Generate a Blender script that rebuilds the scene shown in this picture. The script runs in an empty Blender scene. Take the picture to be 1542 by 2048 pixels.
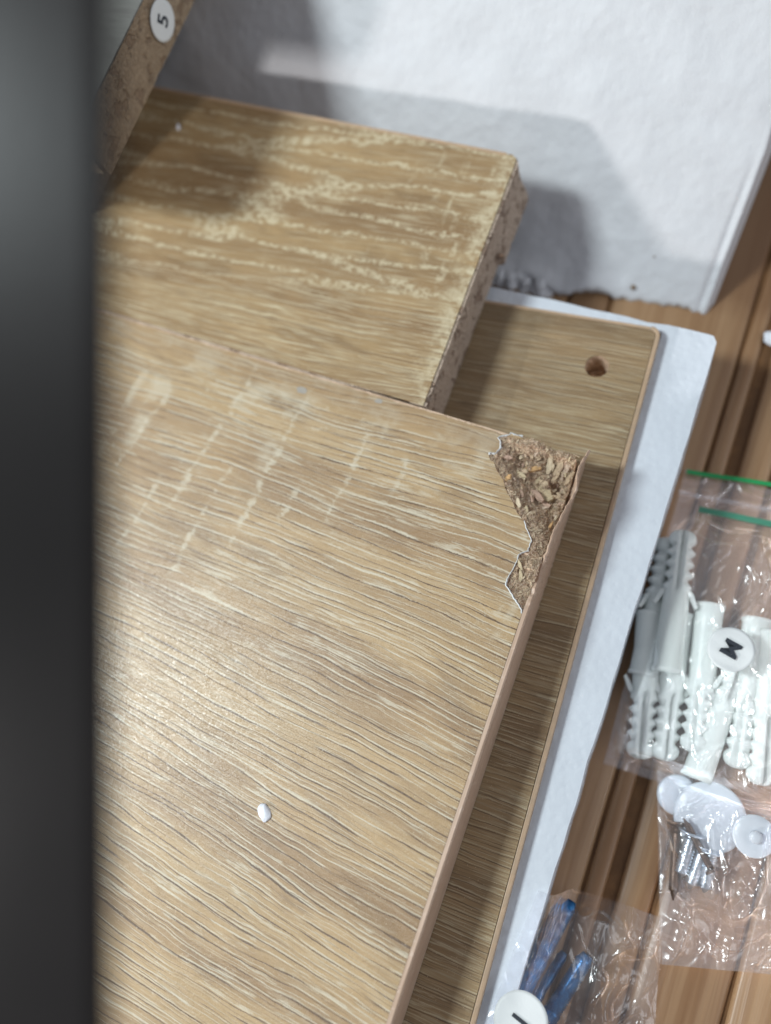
import bpy, bmesh, math, random
from mathutils import Vector, Matrix, noise, geometry
random.seed(7)
R = math.radians
scn = bpy.context.scene
COL = scn.collection

# ---------------------------------------------------------------- camera
cam_d = bpy.data.cameras.new('camera')
cam = bpy.data.objects.new('camera', cam_d); COL.objects.link(cam)
rows = [[0.9077, -0.2717, 0.3198], [0.3437, 0.9186, -0.1951], [-0.2408, 0.2870, 0.9272]]
m3 = Matrix(rows)
# columns of the camera's rotation are its axes in the world
ax = Vector((m3[0][0], m3[1][0], m3[2][0])).normalized()
ay = Vector((m3[0][1], m3[1][1], m3[2][1])); ay = (ay - ax * ay.dot(ax)).normalized()
az = ax.cross(ay)
CAM = Vector((0.0267, -0.0688, 0.1974))
cam.matrix_world = Matrix(((ax.x, ay.x, az.x, CAM.x), (ax.y, ay.y, az.y, CAM.y), (ax.z, ay.z, az.z, CAM.z), (0, 0, 0, 1)))
cam_d.sensor_fit = 'VERTICAL'; cam_d.sensor_height = 36.0; cam_d.sensor_width = 27.1
cam_d.lens = 36.0 * 1700 / 2048
cam_d.clip_start = 0.01; cam_d.clip_end = 20
cam_d.dof.use_dof = True; cam_d.dof.focus_distance = 0.198
cam_d.dof.aperture_fstop = cam_d.lens / 5.2
scn.camera = cam

# ---------------------------------------------------------------- light of the room
w = bpy.data.worlds.new('World'); scn.world = w; w.use_nodes = True
bg = w.node_tree.nodes['Background']
bg.inputs[0].default_value = (0.86, 0.90, 1.0, 1); bg.inputs[1].default_value = 0.25

def area(name, pos, target, size, power, color, sy=None):
    l = bpy.data.lights.new(name, 'AREA'); l.energy = power; l.color = color
    l.size = size
    if sy: l.shape = 'RECTANGLE'; l.size_y = sy
    o = bpy.data.objects.new(name, l); COL.objects.link(o)
    o.location = pos
    o.rotation_euler = (Vector(target) - Vector(pos)).to_track_quat('-Z', 'Y').to_euler()
    return o
P0 = Vector((-0.090, -0.088, 0.0))
area('ceiling_light', P0 + Vector((-0.49, -0.09, 0.866)) * 0.75, P0, 0.11, 5.4, (0.88, 0.98, 1.0), 0.15)
S0 = Vector((-0.0414, 0.0794, 0.0))
area('window_light', S0 + Vector((-0.478, -0.797, 0.3695)) * 0.9, S0, 0.06, 3.1, (1.0, 0.98, 0.96), 0.06)
area('room_light', (0.80, 0.10, 0.55), (0, 0, 0), 0.7, 2.5, (0.93, 0.96, 1.0), 0.7)

scn.view_settings.view_transform = 'Standard'; scn.view_settings.look = 'None'
scn.view_settings.exposure = 0.03; scn.view_settings.gamma = 1.0
scn.cycles.transparent_max_bounces = 16
scn.cycles.max_bounces = 8

# ---------------------------------------------------------------- node helpers
class NT:
    def __init__(s, name):
        s.m = bpy.data.materials.new(name); s.m.use_nodes = True
        s.t = s.m.node_tree; s.t.nodes.clear()
        s.out = s.t.nodes.new('ShaderNodeOutputMaterial')
    def n(s, typ, **kw):
        nd = s.t.nodes.new(typ)
        for k, v in kw.items(): setattr(nd, k, v)
        return nd
    def put(s, sock, v):
        if isinstance(v, bpy.types.NodeSocket): s.t.links.new(v, sock)
        elif v is not None:
            if hasattr(sock.default_value, '__len__') and not hasattr(v, '__len__'): v = [v] * len(sock.default_value)
            if hasattr(v, '__len__') and len(v) == 3 and len(sock.default_value) == 4: v = (*v, 1)
            sock.default_value = v
    def math(s, op, a, b=None, c=None, clamp=False):
        nd = s.n('ShaderNodeMath', operation=op, use_clamp=clamp)
        s.put(nd.inputs[0], a)
        if b is not None: s.put(nd.inputs[1], b)
        if c is not None: s.put(nd.inputs[2], c)
        return nd.outputs[0]
    def xyz(s):
        c = s.n('ShaderNodeTexCoord'); p = s.n('ShaderNodeSeparateXYZ')
        s.t.links.new(c.outputs['Object'], p.inputs[0]); return p.outputs
    def vec(s, x, y, z=0.0):
        c = s.n('ShaderNodeCombineXYZ')
        for i, v in enumerate((x, y, z)): s.put(c.inputs[i], v)
        return c.outputs[0]
    def noise(s, v, scale=1.0, detail=2.0, rough=0.5, dist=0.0):
        nd = s.n('ShaderNodeTexNoise'); s.put(nd.inputs['Vector'], v)
        nd.inputs['Scale'].default_value = scale; nd.inputs['Detail'].default_value = detail
        nd.inputs['Roughness'].default_value = rough; nd.inputs['Distortion'].default_value = dist
        return nd.outputs['Fac']
    def vor(s, v, scale=1.0, feature='F1', out='Distance'):
        nd = s.n('ShaderNodeTexVoronoi', feature=feature); s.put(nd.inputs['Vector'], v)
        nd.inputs['Scale'].default_value = scale
        return nd.outputs[out]
    def edge(s, v):
        nd = s.n('ShaderNodeTexVoronoi', feature='DISTANCE_TO_EDGE', voronoi_dimensions='2D'); s.put(nd.inputs['Vector'], v); nd.inputs['Scale'].default_value = 1; nd.inputs['Randomness'].default_value = .78
        return nd.outputs['Distance']
    def edge1(s, w):
        nd = s.n('ShaderNodeTexVoronoi', feature='DISTANCE_TO_EDGE', voronoi_dimensions='1D'); s.put(nd.inputs['W'], w); nd.inputs['Scale'].default_value = 1
        return nd.outputs['Distance']
    def step(s, v, a, b, lo=0.0, hi=1.0):
        nd = s.n('ShaderNodeMapRange', interpolation_type='SMOOTHSTEP')
        s.put(nd.inputs[0], v)
        for i, q in enumerate((a, b, lo, hi)): s.put(nd.inputs[i + 1], q)
        return nd.outputs[0]
    def mix(s, f, a, b, mode='MIX'):
        nd = s.n('ShaderNodeMix', data_type='RGBA', blend_type=mode)
        s.put(nd.inputs[0], f); s.put(nd.inputs[6], a); s.put(nd.inputs[7], b)
        return nd.outputs[2]
    def bump(s, h, dist, strength=1.0, normal=None):
        nd = s.n('ShaderNodeBump'); s.put(nd.inputs['Height'], h)
        nd.inputs['Distance'].default_value = dist; nd.inputs['Strength'].default_value = strength
        if normal is not None: s.put(nd.inputs['Normal'], normal)
        return nd.outputs[0]
    def bsdf(s, color, rough=0.5, normal=None, spec=0.5, **kw):
        nd = s.n('ShaderNodeBsdfPrincipled')
        s.put(nd.inputs['Base Color'], color); s.put(nd.inputs['Roughness'], rough)
        s.put(nd.inputs['Specular IOR Level'], spec)
        if normal is not None: s.put(nd.inputs['Normal'], normal)
        for k, v in kw.items(): s.put(nd.inputs[k], v)
        s.t.links.new(nd.outputs[0], s.out.inputs[0]); return nd

# ---------------------------------------------------------------- wood decor laminate
def wood(name, bend=0.0, ox=0.0, oy=0.0, tan=(.40, .285, .165), dark=(.17, .105, .055), brown=(.30, .20, .115), cream=(.60, .53, .39),
         wob=.0035, wave=30.0, fu=13.0, fv=330.0, lw=.030, jag=.00018, fine=1700.0, saw=0.5, rough=.30, endcream=None, zone=None, seam=None,
         toneamt=1.0, long_=False, crisp=None, crosslines=None, spec=.5, cream_amt=.75, dark_amt=.75, bands=None, top=0.0):
    k = NT(name); X, Y, Z = k.xyz()
    X = k.math('ADD', X, ox); Y = k.math('ADD', Y, oy)
    mul = lambda a, b: k.math('MULTIPLY', a, b)
    u = X; v = Y
    if bend:
        kk = k.step(Y, 0.0, -0.085, 0.04, bend)
        v = k.math('MULTIPLY_ADD', kk, X, Y)
    w1 = k.math('SUBTRACT', k.noise(k.vec(mul(u, 13), mul(v, wave), 1.3), 1, 1), .5)
    w2 = k.math('SUBTRACT', k.noise(k.vec(mul(u, 85), mul(v, 130), 4.1), 1, 2), .5)
    w3 = k.math('SUBTRACT', k.noise(k.vec(mul(u, 900), mul(v, 900), 9.1), 1, 3, .7), .5)
    v = k.math('MULTIPLY_ADD', w1, wob, v)
    v = k.math('MULTIPLY_ADD', w2, min(wob * .35, .0012 if long_ else .0009), v)
    vr = k.math('MULTIPLY_ADD', w3, k.step(Y, -.075, -.03, jag, .00050) if long_ else jag, v)
    def nz(seed, a, b, shift=0.0, det=1.0, vv=None, rg=.5):
        vv = vv or vr
        if shift: vv = k.math('ADD', vv, shift)
        return k.noise(k.vec(mul(u, a), mul(vv, b), seed), 1, det, rg)
    def line(n, lev, wd): return k.step(k.math('ABSOLUTE', k.math('SUBTRACT', n, lev)), wd, k.math('MULTIPLY', wd, .25))
    tone = nz(2.0, 6, 75, det=3, vv=v)
    base = k.mix(k.step(tone, .36, .64), brown, tan)
    patch = k.noise(k.vec(mul(u, 30), mul(v, 80), 7.7), 1, 3)
    base = k.mix(mul(k.step(patch, .42, .68), .40 * toneamt), base, tuple(min(1, c * 1.25) for c in tan))
    cl = k.noise(k.vec(mul(k.math('MULTIPLY_ADD', v, 1.6, u), 48), mul(v, 120), 3.3), 1, 3)
    base = k.mix(mul(k.step(cl, .54, .68), .55 * toneamt), base, tuple(c * .78 for c in brown))
    fi = nz(5.0, 90, fine, det=2, rg=.6)
    base = k.mix(mul(k.step(fi, .50, .64), .32 if long_ else .5), base, tuple(c * .82 for c in brown))
    fi2 = nz(6.0, 70, fine * .8, det=2, rg=.6)
    base = k.mix(mul(k.step(fi2, .52, .68), .20 if long_ else .45), base, tuple(c * .92 for c in cream))
    # long limed pore lines: pale line with a dark one hugging its lower side
    sh = .00042
    n0 = nz(11.0, fu, fv); n1 = nz(11.0, fu, fv, sh)
    brk = k.noise(k.vec(mul(u, 55), mul(v, 300), 15.0), 1, 3, .6)
    brk2 = k.noise(k.vec(mul(u, 70), mul(v, 420), 16.0), 1, 3, .6)
    area_ = k.noise(k.vec(mul(u, 18), mul(v, 40), 19.0), 1, 2)
    thick = k.math('MULTIPLY_ADD', k.step(brk, .45, .70), lw * 1.3, lw * .35)
    if long_:      # further down the board the figure turns into long unbroken lines
        lo = k.step(Y, -.050, -.075)
        brk2 = k.math('MULTIPLY_ADD', lo, .05, brk2); brk = k.math('MULTIPLY_ADD', lo, .03, brk); area_ = k.math('MULTIPLY_ADD', lo, .07, area_)
    cr = None; dk = None
    for lev in ((.36, .43, .50, .57, .64) if long_ else (.40, .50, .60)):
        c_ = line(n0, lev, thick if not long_ else k.math('MULTIPLY', thick, .8)); d_ = line(n1, lev, lw * (.62 if long_ else .8))
        cr = c_ if cr is None else k.math('MAXIMUM', cr, c_)
        dk = d_ if dk is None else k.math('MAXIMUM', dk, d_)
    cr = mul(cr, mul(k.step(brk, .40, .56), k.step(area_, .30, .50)))
    dk = mul(dk, mul(k.step(brk2, .44, .56), k.step(area_, .25, .45)))
    n2 = nz(31.0, fu * 1.5, fv * 1.9)
    dk2 = mul(line(n2, .5, lw * .9), k.step(k.noise(k.vec(mul(u, 45), mul(v, 300), 17.0), 1, 3, .6), .46, .58))
    cr2 = mul(line(nz(41.0, fu * 1.5, fv * 1.7), .5, lw * 1.1), k.step(k.noise(k.vec(mul(u, 45), mul(v, 300), 27.0), 1, 3, .6), .48, .60))
    if long_ or crisp:
        gu, gv = (14.0, 470.0) if long_ else crisp
        def ed(seed, sc=1.0, shift=0.0):
            dr = k.math('SUBTRACT', k.noise(k.vec(mul(u, gu * sc), mul(k.math('ADD', v, shift), gv * sc * .22), seed), 1, 1.5), .5)
            return k.edge1(k.math('MULTIPLY_ADD', dr, 2.6, k.math('MULTIPLY_ADD', k.math('ADD', vr, shift), gv * sc, seed)))
        wd = k.math('MULTIPLY_ADD', k.step(brk2, .40, .66), .085, .040)
        vis = k.step(k.noise(k.vec(mul(u, 32), mul(v, 330), 61.0), 1, 2, .6), .40, .50)
        vis2 = k.step(k.noise(k.vec(mul(u, 40), mul(v, 330), 62.0), 1, 3, .6), .44, .54)
        g1 = ed(60.0); dk = mul(k.step(g1, wd, k.math('MULTIPLY', wd, .35)), vis)
        g1s = ed(60.0, 1.0, -.00038); cr = mul(k.step(g1s, k.math('MULTIPLY_ADD', k.math('SUBTRACT', 1.0, lo) if long_ else 0.0, k.math('MULTIPLY', k.step(brk, .42, .62), .12), k.math('MULTIPLY_ADD', wd, .5, .060)), .025), vis2)
        g2 = ed(70.0, 1.9); dk2 = mul(mul(k.step(g2, .07, .02), k.step(k.noise(k.vec(mul(u, 40), mul(v, 400), 63.0), 1, 2, .6), .46, .54)), .8)
        g2s = ed(70.0, 1.9, -.00024); cr2 = mul(k.step(g2s, .10, .03), k.step(k.noise(k.vec(mul(u, 45), mul(v, 300), 64.0), 1, 2, .6), .46, .56))
    # broken pale flecks
    fl = mul(k.step(nz(51.0, 60, 640, det=3, rg=.7), .56, .64), k.step(area_, .42, .60))
    if zone is not None:      # dense figure below, crackled pale figure above
        z = k.step(k.math('MULTIPLY_ADD', w1, .03, Y), zone[0], zone[1])
        inv = k.math('SUBTRACT', 1.0, z)
        B = k.edge(k.vec(k.math('MULTIPLY_ADD', u, 11, 52.0), mul(k.math('MULTIPLY_ADD', w3, .0022, k.math('MULTIPLY_ADD', w2, .004, v)), 150)))
        crackn = k.noise(k.vec(mul(X, 460), mul(Y, 640), 2.0), 1, 4, .7)
        ln = mul(k.step(B, .13, .03), k.step(crackn, .42, .56))
        sw = k.noise(k.vec(mul(X, 330), mul(Y, 50), 3.0), 1, 2)
        swm = mul(mul(mul(k.step(sw, .52, .62), k.step(X, -.085, -.05)), k.step(crackn, .42, .56)), k.step(k.noise(k.vec(mul(X, 70), mul(Y, 70), 33.), 1, 2), .42, .6))
        cr3 = mul(k.math('MAXIMUM', ln, mul(swm, .8)), z)
        lo_ = k.math('MULTIPLY_ADD', inv, .9, .1)
        cr = mul(cr, lo_); cr2 = mul(cr2, lo_); dk = mul(dk, lo_); dk2 = mul(dk2, k.math('MULTIPLY_ADD', inv, .75, .25)); fl = mul(fl, lo_)
    col = k.mix(mul(cr2, cream_amt * .7), base, cream)
    col = k.mix(mul(fl, cream_amt * .75), col, cream)
    col = k.mix(mul(cr, cream_amt), col, cream)
    col = k.mix(mul(dk2, dark_amt * .8), col, dark)
    col = k.mix(mul(dk, dark_amt), col, dark)
    if zone is not None: col = k.mix(mul(cr3, .68), col, cream)
    if crosslines:
        tot = None
        lm = k.step(k.noise(k.vec(mul(X, 120), mul(Y, 420), 71.), 1, 3, .7), .40, .62)
        for (x0, sl_, ya, yb, w_) in crosslines:
            dx = k.math('ABSOLUTE', k.math('MULTIPLY_ADD', w3, .0034, k.math('MULTIPLY_ADD', w2, .004, k.math('ADD', k.math('MULTIPLY_ADD', Y, -sl_, X), -x0))))
            ww = k.math('MULTIPLY_ADD', lm, w_ * 1.35, .00025)
            m_ = mul(k.step(dx, ww, k.math('MULTIPLY', ww, .3)), mul(k.step(Y, yb, yb + .004), k.step(Y, ya, ya - .003)))
            tot = m_ if tot is None else k.math('MAXIMUM', tot, m_)
        col = k.mix(mul(mul(tot, k.math('MULTIPLY_ADD', lm, .75, .12)), .72), col, cream)
    if saw:
        s1 = k.math('ABSOLUTE', k.math('SUBTRACT', k.noise(k.vec(k.math('MULTIPLY_ADD', w3, .05, k.math('MULTIPLY_ADD', w2, .06, mul(k.math('MULTIPLY_ADD', Y, -.10, X), 42))), mul(Y, 6), 8.0), 1, .5), .5))
        sm = mul(k.step(s1, .030, .004), k.step(k.noise(k.vec(mul(X, 70), mul(Y, 110), 12.), 1, 3, .65), .47, .62))
        blot = mul(k.step(k.noise(k.vec(mul(X, 260), mul(Y, 420), 17.), 1, 4, .7), .55, .64), k.step(k.noise(k.vec(mul(X, 75), mul(Y, 60), 18.), 1, 1), .54, .64))
        sm = mul(k.math('MAXIMUM', sm, mul(blot, .9)), k.step(Y, -.060, -.035))
        col = k.mix(mul(sm, saw), col, cream)
    if endcream is not None:
        e = k.step(k.math('MULTIPLY_ADD', w3, .008, k.math('MULTIPLY_ADD', w2, .008, X)), endcream - .007, endcream - .0015)
        e = mul(e, k.step(k.noise(k.vec(mul(X, 300), mul(Y, 300), 5.), 1, 4, .7), .38, .58))
        col = k.mix(mul(e, .6), col, cream)
    if top:   # plainer, browner margin along the back edge
        col = k.mix(mul(k.step(k.math('MULTIPLY_ADD', X, -SHEAR, Y), -top, -top * .45), .45), col, brown)
    if bands:
        for (a0, a1, amt, axis) in bands:
            q = X if axis == 'x' else Y
            f = k.step(k.math('MULTIPLY_ADD', w3, .002, q), a0, a1)
            col = k.mix(mul(f, amt), col, tuple(c * .62 for c in brown))
    peb = k.noise(k.vec(mul(X, 2100), mul(Y, 2100), 0.0), 1, 1.5, .5, 1.8)
    speck = k.vor(k.vec(mul(X, 1500), mul(Y, 1500), 0.0), 1)
    pr = k.math('ABSOLUTE', k.math('SUBTRACT', peb, .5))
    bh = k.math('ADD', k.step(pr, .0, .10), mul(k.math('MAXIMUM', dk, dk2), -.6))
    nb = k.bump(bh, .000022, 1.0)
    sp = mul(k.step(speck, .20, .10), k.step(k.noise(k.vec(mul(X, 700), mul(Y, 700), 4.), 1, 1), .50, .58))
    col = k.mix(mul(sp, .45), col, tuple(min(1, c * 1.35) for c in cream))  # bright dots mixed into the colour imitate the surface sparkle
    k.bsdf(col, k.math('SUBTRACT', rough, mul(sp, .14)), nb, spec)
    return k.m

SHEAR = -.044
M = {}
M['wood_main'] = wood('oak_decor_melamine', rough=.36, spec=.80, bend=.10, top=.009, tan=(.425, .288, .142), brown=(.300, .186, .088), dark=(.120, .068, .032), cream=(.60, .54, .41),
                      long_=True, wob=.0062, toneamt=1.0, saw=.45, cream_amt=.82, dark_amt=1.0,
                      crosslines=[(-.0912, .20, .0045, -.045, .0008), (-.1120, .22, -.010, -.040, .0007), (-.0735, .10, .001, -.050, .0009), (-.0530, .06, -.006, -.036, .0006),
                                  (-.0405, .04, -.011, -.024, .0006), (-.0830, .15, -.026, -.062, .0008), (-.0990, .18, -.034, -.060, .0006), (-.0640, .10, -.026, -.040, .0008)])
M['wood_far'] = wood('oak_decor_melamine_crackled', zone=(.020, .030), endcream=-.0414, wob=.009, wave=18, crisp=(16, 620),
                     tan=(.36, .242, .118), brown=(.265, .165, .078), cream=(.64, .56, .385), saw=0, rough=.42)
M['wood_low'] = wood('oak_decor_melamine_dense', crisp=(20, 700), ox=.03, oy=.2, wob=.0022, fv=620, fu=26, lw=.05, fine=1500, saw=0, rough=.42, dark_amt=.9, cream_amt=.9,
                     tan=(.33, .225, .115), brown=(.245, .158, .080), dark=(.13, .08, .045), cream=(.50, .415, .275), bands=[(.1925, .1945, .35, 'y'), (-.0025, -.0035, .28, 'x')])
M['wood_five'] = wood('grey_decor_melamine', ox=.3, oy=.1, saw=0, rough=.4, cream_amt=.3, dark_amt=.3,
                      tan=(.15, .15, .135), brown=(.13, .125, .115), dark=(.10, .095, .085), cream=(.18, .18, .165))

def chipboard(name, c1=(.45, .34, .26), c2=(.33, .23, .16), c3=(.20, .12, .075), s=1.0, pits=0.0):
    k = NT(name); X, Y, Z = k.xyz()
    p = k.vec(X, Y, Z)
    a = k.noise(p, 420 * s, 4, .7, .6)
    cells = k.vor(p, 650 * s, 'F1', 'Color')
    cs = k.n('ShaderNodeSeparateColor'); k.put(cs.inputs[0], cells)
    col = k.mix(k.step(cs.outputs[0], .15, .85), c1, c2)
    col = k.mix(k.math('MULTIPLY', k.step(a, .54, .68), .8), col, c3)
    col = k.mix(k.math('MULTIPLY', k.step(cs.outputs[1], .86, .92), .6), col, tuple(min(1, q * 1.25) for q in c1))
    if pits:
        pn = k.noise(k.vec(k.math('MULTIPLY', X, .6), Y, Z), 210, 3, .65, .4)
        col = k.mix(k.math('MULTIPLY', k.step(pn, .56, .60), pits), col, (.17, .095, .06))
        a = k.math('SUBTRACT', a, k.step(pn, .55, .62))
    nb = k.bump(k.math('ADD', a, k.math('MULTIPLY', k.vor(p, 800 * s), .6)), .0006, 1.0)
    k.bsdf(col, .85, nb, .2); return k.m
M['core'] = chipboard('raw_chipboard', c1=(.70, .52, .38), c2=(.58, .41, .28), c3=(.34, .19, .11))
M['core_end'] = chipboard('sawn_chipboard_end', c1=(.50, .40, .32), c2=(.44, .345, .27), c3=(.42, .32, .26), s=2.2, pits=.55)
M['core_five'] = chipboard('sawn_chipboard_edge', c1=(.38, .29, .20), c2=(.33, .245, .165), c3=(.25, .175, .115), s=2.4, pits=.35)

def plain(name, col, rough=.5, spec=.5, nscale=None, ndist=.0002, mott=None, **kw):
    k = NT(name); X, Y, Z = k.xyz(); p = k.vec(X, Y, Z); nb = None; c = col
    if nscale: nb = k.bump(k.noise(p, nscale, 3), ndist)
    if mott: c = k.mix(k.step(k.noise(p, mott[0], 3, .6), .35, .65), col, mott[1])
    k.bsdf(c, rough, nb, spec, **kw); return k.m

def bandmat():
    k = NT('beige_edge_banding'); X, Y, Z = k.xyz()
    n1 = k.noise(k.vec(k.math('MULTIPLY', X, 900), k.math('MULTIPLY', Y, 60), k.math('MULTIPLY', Z, 900)), 1, 3, .6)
    n2 = k.noise(k.vec(X, Y, Z), 500, 3)
    col = k.mix(k.step(n1, .35, .65), (.46, .32, .23), (.53, .385, .29))
    col = k.mix(k.math('MULTIPLY', k.step(n2, .58, .7), .35), col, (.68, .56, .47))
    k.bsdf(col, .42, k.bump(n1, .00012), .5); return k.m
M['band'] = bandmat()
M['band_low'] = plain('tan_edge_banding', (.42, .30, .20), .45, .5, 900, .0001, (300, (.48, .33, .21)))
M['paper'] = plain('torn_white_paper', (.66, .68, .69), .8, .2, 2500, .0002)
M['flake_white'] = plain('white_foam_crumb', (.78, .80, .86), .7, .3, 900, .0003)
M['smudge'] = plain('grey_smudge', (.30, .29, .28), .6, .4, 2500, .0002, (2500, (.38, .33, .26)))
M['chips'] = [plain('wood_chip_' + n, c, .75, .25, 1500, .0003, (900, tuple(x * .75 for x in c))) for n, c in
              [('pale', (.72, .59, .42)), ('tan', (.62, .47, .32)), ('orange', (.62, .38, .18)), ('rose', (.54, .37, .28)), ('brown', (.42, .28, .19)), ('straw', (.64, .52, .34)), ('beige', (.62, .48, .37))]]

def foam(name, col, bead=260.0, streaks=False):
    k = NT(name); X, Y, Z = k.xyz(); p = k.vec(X, Y, Z)
    b = k.vor(p, bead, 'SMOOTH_F1'); n1 = k.noise(p, 60, 4, .6); n2 = k.noise(p, 900, 3, .7)
    h = k.math('ADD', k.math('MULTIPLY', b, .55), k.math('ADD', k.math('MULTIPLY', n1, .45), k.math('MULTIPLY', n2, .25)))
    if streaks:
        s = k.noise(k.vec(k.math('MULTIPLY', X, 700), k.math('MULTIPLY', Y, 260), k.math('MULTIPLY', Z, 260)), 1, 3, .7)
        h = k.math('ADD', h, k.math('MULTIPLY', s, .22))
    c = k.mix(k.step(n1, .35, .7), tuple(x * .95 for x in col), col)
    c = k.mix(k.math('MULTIPLY', k.step(k.noise(p, 35, 5, .7), .66, .74), .25), c, (.62, .60, .57))
    k.bsdf(c, .55, k.bump(h, .0006, .8), .35, **{'Subsurface Weight': 0.0}); return k.m
M['foam_block'] = foam('white_polystyrene_block', (.62, .625, .65), bead=330, streaks=True)
M['foam_pad'] = foam('white_foam_sheet', (.66, .70, .76), 500)
M['foam_dirt'] = plain('brown_speck', (.22, .15, .09), .8, .2)

def floormat():
    k = NT('oiled_floor_wood'); X, Y, Z = k.xyz()
    oi = k.n('ShaderNodeObjectInfo')
    w1 = k.math('SUBTRACT', k.noise(k.vec(k.math('MULTIPLY', X, 60), k.math('MULTIPLY', Y, 14), 1), 1, 2), .5)
    v = k.math('MULTIPLY_ADD', w1, .004, X)
    g = k.noise(k.vec(k.math('MULTIPLY', v, 260), k.math('MULTIPLY', Y, 8), 3), 1, 3, .6)
    f = k.noise(k.vec(k.math('MULTIPLY', v, 1400), k.math('MULTIPLY', Y, 40), 6), 1, 2)
    col = k.mix(k.step(g, .40, .62), (.33, .195, .105), (.25, .132, .064))
    col = k.mix(k.math('MULTIPLY', k.step(g, .60, .72), .5), col, (.19, .09, .04))
    col = k.mix(k.math('MULTIPLY', k.step(f, .5, .7), .25), col, (.22, .12, .06))
    col = k.mix(k.math('MULTIPLY', oi.outputs['Random'], .25), col, (.42, .28, .15))
    kn = k.noise(k.vec(X, Y, 0), 60, 2)
    col = k.mix(k.math('MULTIPLY', k.step(k.math('MULTIPLY_ADD', kn, .02, Y), .078, .088), .6), col, (.17, .085, .04))  # floor behind the foam block darkened in colour, standing in for its shadow
    k.bsdf(col, .38, k.bump(g, .0004, .6), .5); return k.m
M['floor'] = floormat()
M['groove'] = plain('dark_floor_joint', (.13, .065, .028), .6, .3, 300, .0003, (90, (.20, .10, .04)))

def darkpanel():
    k = NT('dark_satin_panel'); X, Y, Z = k.xyz(); p = k.vec(X, Y, Z)
    n = k.noise(p, 30, 3); f = k.noise(p, 900, 3)
    col = k.mix(k.step(n, .3, .7), (.013, .012, .012), (.018, .016, .016))
    k.bsdf(col, .34, k.bump(f, .0001, .3), .06); return k.m
M['dark'] = darkpanel()
M['sticker'] = plain('white_sticker_paper', (.70, .72, .72), .55, .4, 1500, .00005)
M['ink'] = plain('black_print', (.03, .035, .045), .6, .3)
M['nylon'] = plain('milky_white_nylon', (.74, .78, .75), .35, .5, 600, .0001, None, **{'Subsurface Weight': .35, 'Subsurface Scale': .004, 'Subsurface Radius': (1, 1, 1)})
M['disc'] = plain('frosted_plastic', (.58, .61, .66), .3, .5, 200, .0003)
M['blue'] = plain('blue_zinc_plating', (.018, .17, .42), .28, .6, 900, .0001, (260, (.008, .045, .14)), Metallic=.5)
M['steel'] = plain('zinc_plated_steel', (.55, .60, .66), .28, .5, 700, .0002, None, Metallic=.9)
M['bronze'] = plain('dark_bronze_steel', (.10, .06, .04), .35, .5, 700, .0002, None, Metallic=.5)
M['green'] = plain('green_zip_strip', (.015, .30, .09), .4, .5)
M['green_pale'] = plain('pale_green_zip_strip', (.07, .26, .17), .4, .5)

def film(name, haze=.06, tint=(.89, .89, .90)):
    k = NT(name); X, Y, Z = k.xyz(); p = k.vec(X, Y, Z)
    n1 = k.noise(p, 80, 1, .5, 1.0); n2 = k.noise(p, 180, 1, .5, .8)
    r = k.math('ABSOLUTE', k.math('SUBTRACT', n1, .5))
    h = k.math('ADD', k.math('MULTIPLY', k.step(r, .0, .10), -1.0), k.math('MULTIPLY', n2, .5))
    nb = k.bump(h, .00035, 1.0)
    tr = k.n('ShaderNodeBsdfTransparent'); k.put(tr.inputs[0], tint)
    gl = k.n('ShaderNodeBsdfGlossy'); k.put(gl.inputs[0], (1, 1, 1)); gl.inputs['Roughness'].default_value = .23; k.put(gl.inputs['Normal'], nb)
    df = k.n('ShaderNodeBsdfDiffuse'); k.put(df.inputs[0], (.80, .78, .80)); k.put(df.inputs['Normal'], nb)
    fr = k.n('ShaderNodeFresnel'); fr.inputs['IOR'].default_value = 1.5; k.put(fr.inputs['Normal'], nb)
    m1 = k.n('ShaderNodeMixShader'); m1.inputs[0].default_value = haze
    k.t.links.new(tr.outputs[0], m1.inputs[1]); k.t.links.new(df.outputs[0], m1.inputs[2])
    m2 = k.n('ShaderNodeMixShader'); k.put(m2.inputs[0], k.math('MULTIPLY_ADD', fr.outputs[0], 2.3, .01, clamp=True))
    bk_ = k.n('ShaderNodeBsdfTransparent'); k.put(bk_.inputs[0], (0, 0, 0))
    k.t.links.new(bk_.outputs[0], m2.inputs[1]); k.t.links.new(gl.outputs[0], m2.inputs[2])
    ad = k.n('ShaderNodeAddShader'); k.t.links.new(m1.outputs[0], ad.inputs[0]); k.t.links.new(m2.outputs[0], ad.inputs[1])
    k.t.links.new(ad.outputs[0], k.out.inputs[0]); return k.m
M['film'] = film('clear_crumpled_film')

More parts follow.
